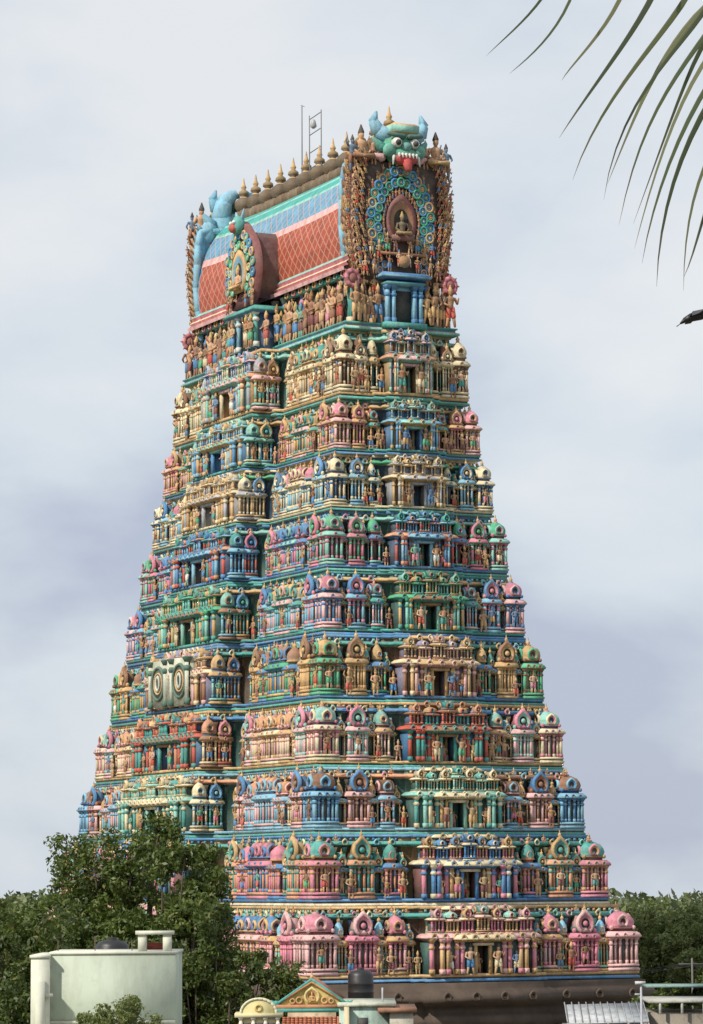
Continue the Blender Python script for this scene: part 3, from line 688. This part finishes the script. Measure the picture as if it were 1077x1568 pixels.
tree('bush_tree',at(px(182,66),66,0),11.05,.85,60,22000,G3,.055,.85,9)
rs=np.random.RandomState(3);n=150000
ff=rs.uniform(235,420,n);aa=rs.uniform(-.32,.32,n)
rr=ff*np.tan(aa);hh=10.6+1.0*np.sin(rr*.12+ff*.05)+.8*np.sin(rr*.31)+.5*np.sin(rr*.83+ff*.3)
zz=hh*rs.uniform(0,1,n)**.35
P=CAM*np.array([1,1,0])+rr[:,None]*R_+ff[:,None]*F_+zz[:,None]*np.array([0,0,1])
u=rs.normal(size=(n,3));u/=np.linalg.norm(u,axis=1)[:,None];v=np.cross(u,rs.normal(size=(n,3)));v/=np.linalg.norm(v,axis=1)[:,None]
V=np.stack([P-u*.42,P+v*.25,P+u*.42,P-v*.25],1).reshape(-1,3)
t=rs.uniform(0,1,n)[:,None];C=np.array([.07,.10,.035])*(1-t)+np.array([.15,.18,.065])*t
m=MB();m.V=[V];m.Q=[np.arange(n*4).reshape(-1,4)];m.C=[C];m.n=len(V);m.make('distant_tree_belt',M_LEAF)
# ground: level town, land falling gently away beyond it
mb=MB();a=np.arange(48)*2*math.pi/48;rad=[1,60,150,300,420,900,1800,3500];V=[];Q=[]
for rr_ in rad:
    zz_=-max(0,rr_-330)*.014
    V+=[[rr_*math.cos(t),rr_*math.sin(t),zz_] for t in a]
for i in range(len(rad)-1):
    for k in range(48): Q.append([48*i+k,48*i+(k+1)%48,48*i+48+(k+1)%48,48*i+48+k])
mb.add(V,Q,(.14,.13,.08));mb.make('ground',M_STONE)
# ------------------------------------------------------------ foreground buildings
def siteMB(f,r=0):
    mb=MB();p=at(r,f,0);mb.push(p,[list(R_),list(-F_),[0,0,1]]);return mb
PG=(.46,.52,.42);CW=(.64,.65,.54)
h=empty('rooftop_house')
mb=siteMB(80)
mb.box(-12,-3,-12,1.5,0,9.2,(.5,.5,.42));mb.box(-12.1,-2.9,-12.1,1.6,9.2,9.35,CW)
mb.box(-7.3,-4.29,-3.2,0,9.35,11.54,PG);mb.box(-7.32,-4.26,-3.23,.03,11.54,11.60,CW)
mb.box(-7.74,-7.302,-3.2,.25,9.35,11.46,CW);mb.box(-7.77,-7.28,-3.23,.28,11.46,11.53,CW)
mb.box(-7.6,-7.38,.25,.6,9.35,10.9,CW);mb.box(-7.5,-7.2,.26,.5,10.55,10.62,CW)
mb.box(-7.3,-4.29,.0,.03,9.9,9.96,CW)
for k in range(4): mb.limb((-7.2+k*.9,-1,11.6),(-7.2+k*.9,-1,11.6+.25+.1*(k%2)),.012,.012,(.12,.07,.05))
mb.box(-5.2,-5.0,-.5,-.15,11.602,12.0,CW);mb.box(-4.6,-4.4,-.5,-.15,11.602,12.0,CW);mb.box(-5.26,-4.34,-.55,-.1,12.0,12.09,CW)
mb.box(-5.0,-4.6,-.6,-.55,11.63,11.8,(.35,.06,.05))
mb.make('stair_headroom',M_HOUSE,h)
def tank(name,r,f,z,rad,hh):
    mb=siteMB(f,r)
    mb.lathe(0,0,[(rad*.95,z),(rad,z+.05*hh),(rad,z+.25*hh),(rad*1.03,z+.27*hh),(rad,z+.3*hh),(rad,z+.5*hh),(rad*1.03,z+.52*hh),(rad,z+.55*hh),(rad,z+.78*hh),(rad*.8,z+.9*hh),(rad*.3,z+.93*hh),(rad*.3,z+hh),(.01,z+hh)],20,(.02,.02,.022))
    e=empty(name);mb.make('tank_body',M_PLAIN,e,True)
    mb=siteMB(f,r);mb.box(-rad,rad,-rad,rad,z-.35,z-.002,(.4,.38,.33));mb.box(-rad-.6,rad+.6,-rad-.6,rad+.6,0,z-.352,(.4,.38,.33));mb.make('tank_stand',M_WALL,e)
tank('water_tank',px(172,84),84,10.9,.42,.98)
tank('water_tank',px(549,104),104,9.55,.4,1.05)
e=empty('small_shrine');mb=siteMB(100)
YL=(.62,.50,.16)
x0,x1=px(436,100),px(514,100);xm=(x0+x1)/2
mb.box(x0,x1,-5,0,0,9.62,YL)
V=[[x0-.25,.2,9.62],[x1+.25,.2,9.62],[xm,.2,10.32],[x0-.25,-5,9.62],[x1+.25,-5,9.62],[xm,-5,10.32]]
mb.add(V,[[0,1,4,3],[0,3,5,2],[1,2,5,4]],[YL,(.45,.14,.06),(.45,.14,.06)])
for s_,(a,b) in((0,(x0,xm)),(1,(x1,xm))):
    sg=-1 if s_==0 else 1
    mb.limb((a+sg*.3,.3,9.62),(b,.3,10.36),.05,.05,TEAL);mb.limb((a+sg*.33,.3,9.60),(b,.34,10.28),.03,.03,(.6,.25,.1));mb.sphere((a+sg*.3,.3,9.64),.1,TEAL,8);mb.limb((a+sg*.3,.3,9.64),(a+sg*.45,.3,9.74),.06,.02,TEAL)
finial(mb,xm,.3,10.38,.22,OCH)
hw=(x1-x0)/2+.2
mb.add([[xm-hw,.24,9.62],[xm,.24,9.62],[xm,.24,10.3],[xm-hw*.5,.24,9.96],[xm+hw,.24,9.62],[xm+hw*.5,.24,9.96]],[[0,1,2,3],[1,4,5,2]],YL)
mb.nasi(xm,.25,9.86,.24,.07,(.70,.60,.25),OCH,(.5,.35,.12),12)
for k in(-1,1):
    for j,q in enumerate((.38,.58)): mb.torus((xm+k*q,.28,9.74-.02*j),.09-.02*j,.03,OCH,10,5)
figure(mb,xm,.32,9.72,.42,OCH,(.6,.35,.1),OCH,3)
mb.box(x0-.3,x1+.3,.0,.4,9.5,9.615,(.55,.25,.12));mb.box(x0-.33,x1+.33,-.1,.45,9.40,9.498,TEAL)
for k in range(9):
    y=.45+k*.14
    for j in range(14):
        xa=x0-.1+j*(x1-x0+.2)/14;mb.box(xa,xa+(x1-x0+.2)/14-.02,y,y+.15,9.2-k*.055,9.26-k*.055+.01*(j%2),(.50,.16,.07) if (k+j)%2 else (.40,.12,.06))
mb.box(x0+.05,x1-.05,-.02,.44,0,9.398,(.6,.45,.3))
mb.make('shrine_body',M_WALL,e)
e=empty('cream_pavilion');mb=siteMB(97)
x0,x1=px(364,97),px(424,97);xm=(x0+x1)/2
mb.box(x0,x1,-1.2,0,0,9.35,CREAM);mb.box(x0-.12,x1+.12,-1.3,.12,9.35,9.47,(.66,.60,.36))
aa_=np.linspace(0,math.pi,13);V=[];Q=[]
for y in(-1.1,.06):
    V+=[[xm-.52*math.cos(t),y,9.47+.42*math.sin(t)] for t in aa_]
for k in range(12): Q.append([k,k+1,13+k+1,13+k])
for o in(0,13):
    for k in range(5): Q.append([o+k,o+k+1,o+11-k,o+12-k])
mb.add(V,Q,(.66,.58,.28))
for k in range(12): mb.limb(V[13+k],V[14+k],.04,.04,(.7,.68,.5))
mb.torus((xm,.08,9.62),.09,.03,(.6,.45,.15),10,5)
for k in range(3): mb.box(x0+.12+k*.36,x0+.36+k*.36,.0,.02,8.85,9.2,(.08,.07,.06))
for k in range(4): pil(mb,x0+.06+k*.36,.03,.04,8.6,9.35,CREAM,WHITE)
mb.make('pavilion_body',M_HOUSE,e)
e=empty('flat_roofed_building');mb=siteMB(99)
x0,x1=px(516,99),px(628,99)
mb.box(x0,x1-.6,-4,0,0,9.58,(.36,.50,.44));mb.box(x0-.05,x1-.5,-4.1,.1,9.58,9.68,(.55,.57,.46))
mb.box(x1-.7,x1,-3,.5,0,9.42,(.42,.40,.33));mb.box(x1-1.05,x1+.1,-3.1,.65,9.42,9.54,(.30,.14,.08))
mb.box(x0+.15,x0+.3,.0,.25,0,9.57,CREAM);mb.box(x0+.55,x0+.85,.0,.02,8.9,9.25,(.05,.05,.05))
mb.limb((x1-.9,-.5,9.68),(x1-.9,-.5,10.1),.03,.03,GREY)
mb.make('building_body',M_WALL,e)
e=empty('roof_terrace');mb=siteMB(112)
x0,x1=px(862,112),px(985,112)
mb.add([[x0,0,8.52],[x1,0,8.56],[x1+.1,-3.2,9.08],[x0+.1,-3.2,9.02],[x0,0,8.48],[x1,0,8.52],[x1+.1,-3.2,9.04],[x0+.1,-3.2,8.98]],MB.BQ,(.48,.50,.52))
for k in range(12):
    x=x0+(x1-x0)*k/11;mb.limb((x,0,8.56),(x+.1,-3.2,9.1),.022,.022,(.34,.36,.38),4)
for k in range(5):
    x=x0+(x1-x0)*k/4;mb.limb((x,0,0),(x,0,8.5),.04,.04,(.4,.3,.25))
mb.box(x0,x1,-3,-.6,0,8.4,(.25,.2,.16))
mb.make('canopy',M_WALL,e)
mb=siteMB(114)
x0,x1=px(985,114),px(1110,114)
mb.box(x0,x1,-4,0,9.1,9.2,(.42,.42,.38));mb.box(x0+.1,x1,-4,-.3,0,8.75,(.25,.22,.18))
mb.box(x0+.3,x1,-6,-4.1,9.5,9.58,(.2,.32,.3))
for k in range(4): mb.limb((x0+.4+k*.75,-.05,8.75),(x0+.4+k*.75,-.05,9.1),.05,.05,(.4,.4,.38))
mb.make('flat_roof',M_WALL,e)
tree('roadside_bush',at(px(1050,120),120,0),10.3,1.5,40,20000,G2,.14,.5,21)
tree('roadside_bush',at(px(1000,124),124,0),9.9,1.3,36,14000,G2,.14,.5,22)
e=empty('lamp_post');mb=siteMB(111)
x=px(974,111);mb.limb((x,0,0),(x,0,9.85),.05,.04,GREY);mb.box(x-.2,x+.14,-.05,.1,9.83,9.93,(.6,.6,.6));mb.limb((x,0,9.5),(x-.2,0,9.5),.03,.03,GREY)
mb.make('post',M_PLAIN,e)
e=empty('utility_pole');mb=siteMB(150)
x=px(1052,150);mb.limb((x,0,0),(x,0,9.8),.07,.05,(.13,.12,.11));mb.limb((x-.6,0,9.55),(x+.6,0,9.55),.035,.035,(.08,.08,.08))
sgf=lambda u: 9.55-.7*math.sin(math.pi*u)
for q in(-.5,0,.5):
    for sd_ in(-1,1):
        for t in range(10):
            ua,ub=t/10,(t+1)/10;mb.limb((x+q+sd_*14*ua,0,sgf(ua)),(x+q+sd_*14*ub,0,sgf(ub)),.015,.015,(.03,.03,.03),4)
mb.make('pole_and_wires',M_PLAIN,e)
# ------------------------------------------------------------ palm
U=12/5048
e=empty('coconut_palm')
mb=siteMB(12,0)
def W(p,dy=0): return ((p[0]-538.5)*U,dy,13.16+(1355-p[1])*U)
rach=[(760,-130),(900,-125),(1030,-100),(1160,-40),(1300,70),(1420,210),(1500,330)]
for a,b_ in zip(rach[:-1],rach[1:]): mb.limb(W(a),W(b_),.012+.004*rach.index(a),.016+.004*rach.index(a),(.16,.18,.05))
def strip(pts,w,c,tip=None,mb=mb):
    pts=np.array(pts,float)
    t=np.linspace(0,1,len(pts));tt=np.linspace(0,1,14)
    co=[np.polyfit(t,pts[:,k],min(3,len(pts)-1)) for k in range(3)]
    Pp=np.stack([np.polyval(q,tt) for q in co],1)
    T=np.gradient(Pp,axis=0);T/=np.linalg.norm(T,axis=1)[:,None]
    S_=np.cross(T,[0,1,0]);S_/=np.linalg.norm(S_,axis=1)[:,None]
    wd=w*np.clip(np.minimum(.45+tt*3,(1-tt)**.75*1.25),.03,1)[:,None]
    f=np.array([0,1.,0])*.35
    a=Pp+S_*wd-f*wd;b2=Pp-S_*wd-f*wd
    V=np.concatenate([a,Pp,b2]);n=14
    Q=[[k,k+1,n+k+1,n+k] for k in range(n-1)]+[[n+k,n+k+1,2*n+k+1,2*n+k] for k in range(n-1)]
    tc_=np.array(tip or c);cs=[tuple(np.array(c)*(1-q)+tc_*q) for q in np.clip((tt[:-1]-.75)*4,0,1)]
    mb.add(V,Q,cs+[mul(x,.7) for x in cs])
LF=[[(885,-125),(850,-40),(800,20),(752,66)],[(905,-120),(880,-10),(830,65),(785,110)],[(985,-110),(960,-20),(910,50),(873,95)],
[(1040,-100),(1000,0),(930,110),(860,216)],[(1090,-75),(1040,10),(960,115),(890,250)],[(1120,-60),(1070,30),(990,140),(932,300)],
[(1150,-45),(1077,60),(1010,170),(957,335)],[(1190,-10),(1100,70),(1030,210),(975,385)],[(1210,10),(1120,110),(1050,250),(1018,425)],
[(1235,25),(1130,170),(1070,300),(1047,455)],
[(1170,-30),(1110,20),(1060,120),(985,320)],[(1200,0),(1115,90),(1040,230),(990,400)],[(1140,-50),(1060,30),(1000,130),(940,270)],[(1245,40),(1140,190),(1085,330),(1050,430)]]
pg=[(.08,.105,.045),(.11,.14,.06),(.24,.25,.12),(.07,.09,.04),(.15,.17,.075)]
for k,l in enumerate(LF):
    dy=[.0,.15,-.1,.2,-.15,.05][k%6]
    pts=[W(p,dy*j/3) for j,p in enumerate(l)]
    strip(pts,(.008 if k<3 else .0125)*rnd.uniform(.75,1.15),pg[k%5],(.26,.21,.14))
cx,cz=(1500-538.5)*U,13.16+(1355-330)*U
pr=np.array([cx+.3,0,0.])
for k in range(10):
    nx=np.array([cx+.3-.3*((k+1)/10)**2,0,cz*(k+1)/10]);mb.limb(pr,nx,.2-.006*k,.19-.006*k,(.2,.17,.13),8);pr=nx
for k in range(14):
    an=rnd.uniform(-1.3,1.3) ; up=rnd.uniform(-.2,1.1);L_=3.2
    dr=np.array([math.cos(an),math.sin(an),0])
    q=[np.array([cx,0,cz])+dr*L_*t+np.array([0,0,1])*(up*2.2*t-2.2*t*t) for t in np.linspace(0,1,9)]
    for a,b_ in zip(q[:-1],q[1:]): mb.limb(a,b_,.03,.025,(.14,.16,.05))
    sd=np.cross(dr,[0,0,1])
    for t in range(8):
        for j in range(4):
            base=q[t]+(q[t+1]-q[t])*j/4
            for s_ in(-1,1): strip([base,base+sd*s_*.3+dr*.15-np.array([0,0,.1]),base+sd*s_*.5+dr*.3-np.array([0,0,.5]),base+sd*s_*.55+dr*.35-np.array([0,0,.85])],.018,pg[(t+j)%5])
mb.make('palm_body',M_LEAF,e)
# ------------------------------------------------------------ crow
e=empty('flying_crow');mb=siteMB(55)
k=55/5048;X=lambda p,dy=0:((p[0]-538.5)*k,dy,13.16+(1355-p[1])*k)
BK=(.012,.012,.015)
bp=[(1050,492),(1058,486),(1068,482),(1082,479),(1092,478),(1098,478)]
br=[.015,.05,.075,.08,.05,.03]
for a in range(5): mb.limb(X(bp[a]),X(bp[a+1]),br[a],br[a+1],BK,8)
mb.limb(X((1098,478)),X((1105,480)),.02,.006,BK)
for s_ in(-1,1):
    V=[X((1064,482),s_*.05),X((1084,480),s_*.05),X((1086,474 if s_>0 else 470),s_*.35),X((1066,478 if s_>0 else 472),s_*.35),X((1072,486 if s_>0 else 482),s_*.62),X((1062,489 if s_>0 else 484),s_*.6)]
    mb.add(V,[[0,1,2,3],[3,2,4,5]],BK)
mb.add([X((1056,488),-.04),X((1056,488),.04),X((1043,497),.08),X((1045,496),-.08)],[[0,1,2,3]],BK)
mb.make('crow_body',M_PLAIN,e)
# ------------------------------------------------------------ world, sun, camera
w=bpy.data.worlds.new('World');sc.world=w;w.use_nodes=True;N=w.node_tree.nodes;L=w.node_tree.links
bg=N['Background'];out=N['World Output']
sdir=np.array([-.93,-.27,0]);sdir/=np.linalg.norm(sdir);EL=math.radians(40)
sky=N.new('ShaderNodeTexSky');sky.sky_type='NISHITA';sky.sun_disc=False;sky.sun_elevation=EL;sky.sun_rotation=math.atan2(sdir[0],sdir[1])
L.new(sky.outputs[0],bg.inputs[0]);bg.inputs[1].default_value=.12
tc=N.new('ShaderNodeTexCoord');mp=N.new('ShaderNodeMapping');mp.inputs['Scale'].default_value=(7,7,14);mp.inputs['Location'].default_value=(1.3,.4,.2);L.new(tc.outputs['Generated'],mp.inputs[0])
no=N.new('ShaderNodeTexNoise');no.inputs['Scale'].default_value=1.0;no.inputs['Detail'].default_value=7;no.inputs['Roughness'].default_value=.5;no.inputs['Distortion'].default_value=.1;L.new(mp.outputs[0],no.inputs['Vector'])
sp=N.new('ShaderNodeSeparateXYZ');L.new(tc.outputs['Generated'],sp.inputs[0])
gr=N.new('ShaderNodeMapRange');gr.inputs[1].default_value=0;gr.inputs[2].default_value=.25;gr.inputs[3].default_value=-.09;gr.inputs[4].default_value=.05;L.new(sp.outputs[2],gr.inputs[0])
ad=N.new('ShaderNodeMath');ad.operation='ADD';L.new(no.outputs['Fac'],ad.inputs[0]);L.new(gr.outputs[0],ad.inputs[1])
rp=N.new('ShaderNodeValToRGB');rp.color_ramp.elements[0].position=.32;rp.color_ramp.elements[0].color=(.48,.53,.66,1);rp.color_ramp.elements[1].position=.68;rp.color_ramp.elements[1].color=(.84,.86,.88,1)
m_=rp.color_ramp.elements.new(.48);m_.color=(.68,.74,.81,1)
L.new(ad.outputs[0],rp.inputs[0])
b2=N.new('ShaderNodeBackground');L.new(rp.outputs[0],b2.inputs[0]);b2.inputs[1].default_value=1.0
ms=N.new('ShaderNodeMixShader');ms.inputs[0].default_value=.9;L.new(bg.outputs[0],ms.inputs[1]);L.new(b2.outputs[0],ms.inputs[2]);L.new(ms.outputs[0],out.inputs[0])
sl=bpy.data.lights.new('sun','SUN');sl.energy=3.9;sl.angle=math.radians(2.5);sl.color=(1,.93,.82)
so=bpy.data.objects.new('sun',sl);sc.collection.objects.link(so)
v=Vector((sdir[0]*math.cos(EL),sdir[1]*math.cos(EL),math.sin(EL)));so.rotation_euler=v.to_track_quat('Z','Y').to_euler()
cd=bpy.data.cameras.new('camera');co=bpy.data.objects.new('camera',cd);sc.collection.objects.link(co);sc.camera=co
cd.sensor_fit='VERTICAL';cd.sensor_height=36;cd.lens=5048/1568*36;cd.clip_end=6000;cd.clip_start=.5
fw=np.array([math.sin(TH)*math.cos(PITCH),math.cos(TH)*math.cos(PITCH),math.sin(PITCH)])
r=np.array([math.cos(TH),-math.sin(TH),0]);u=np.cross(r,fw)
r2=r*math.cos(ROLL)+u*math.sin(ROLL);u2=-r*math.sin(ROLL)+u*math.cos(ROLL)
co.matrix_world=Matrix(((r2[0],u2[0],-fw[0],CAM[0]),(r2[1],u2[1],-fw[1],CAM[1]),(r2[2],u2[2],-fw[2],CAM[2]),(0,0,0,1)))
print('faces',sum(len(o.data.polygons) for o in bpy.data.objects if o.type=='MESH'))
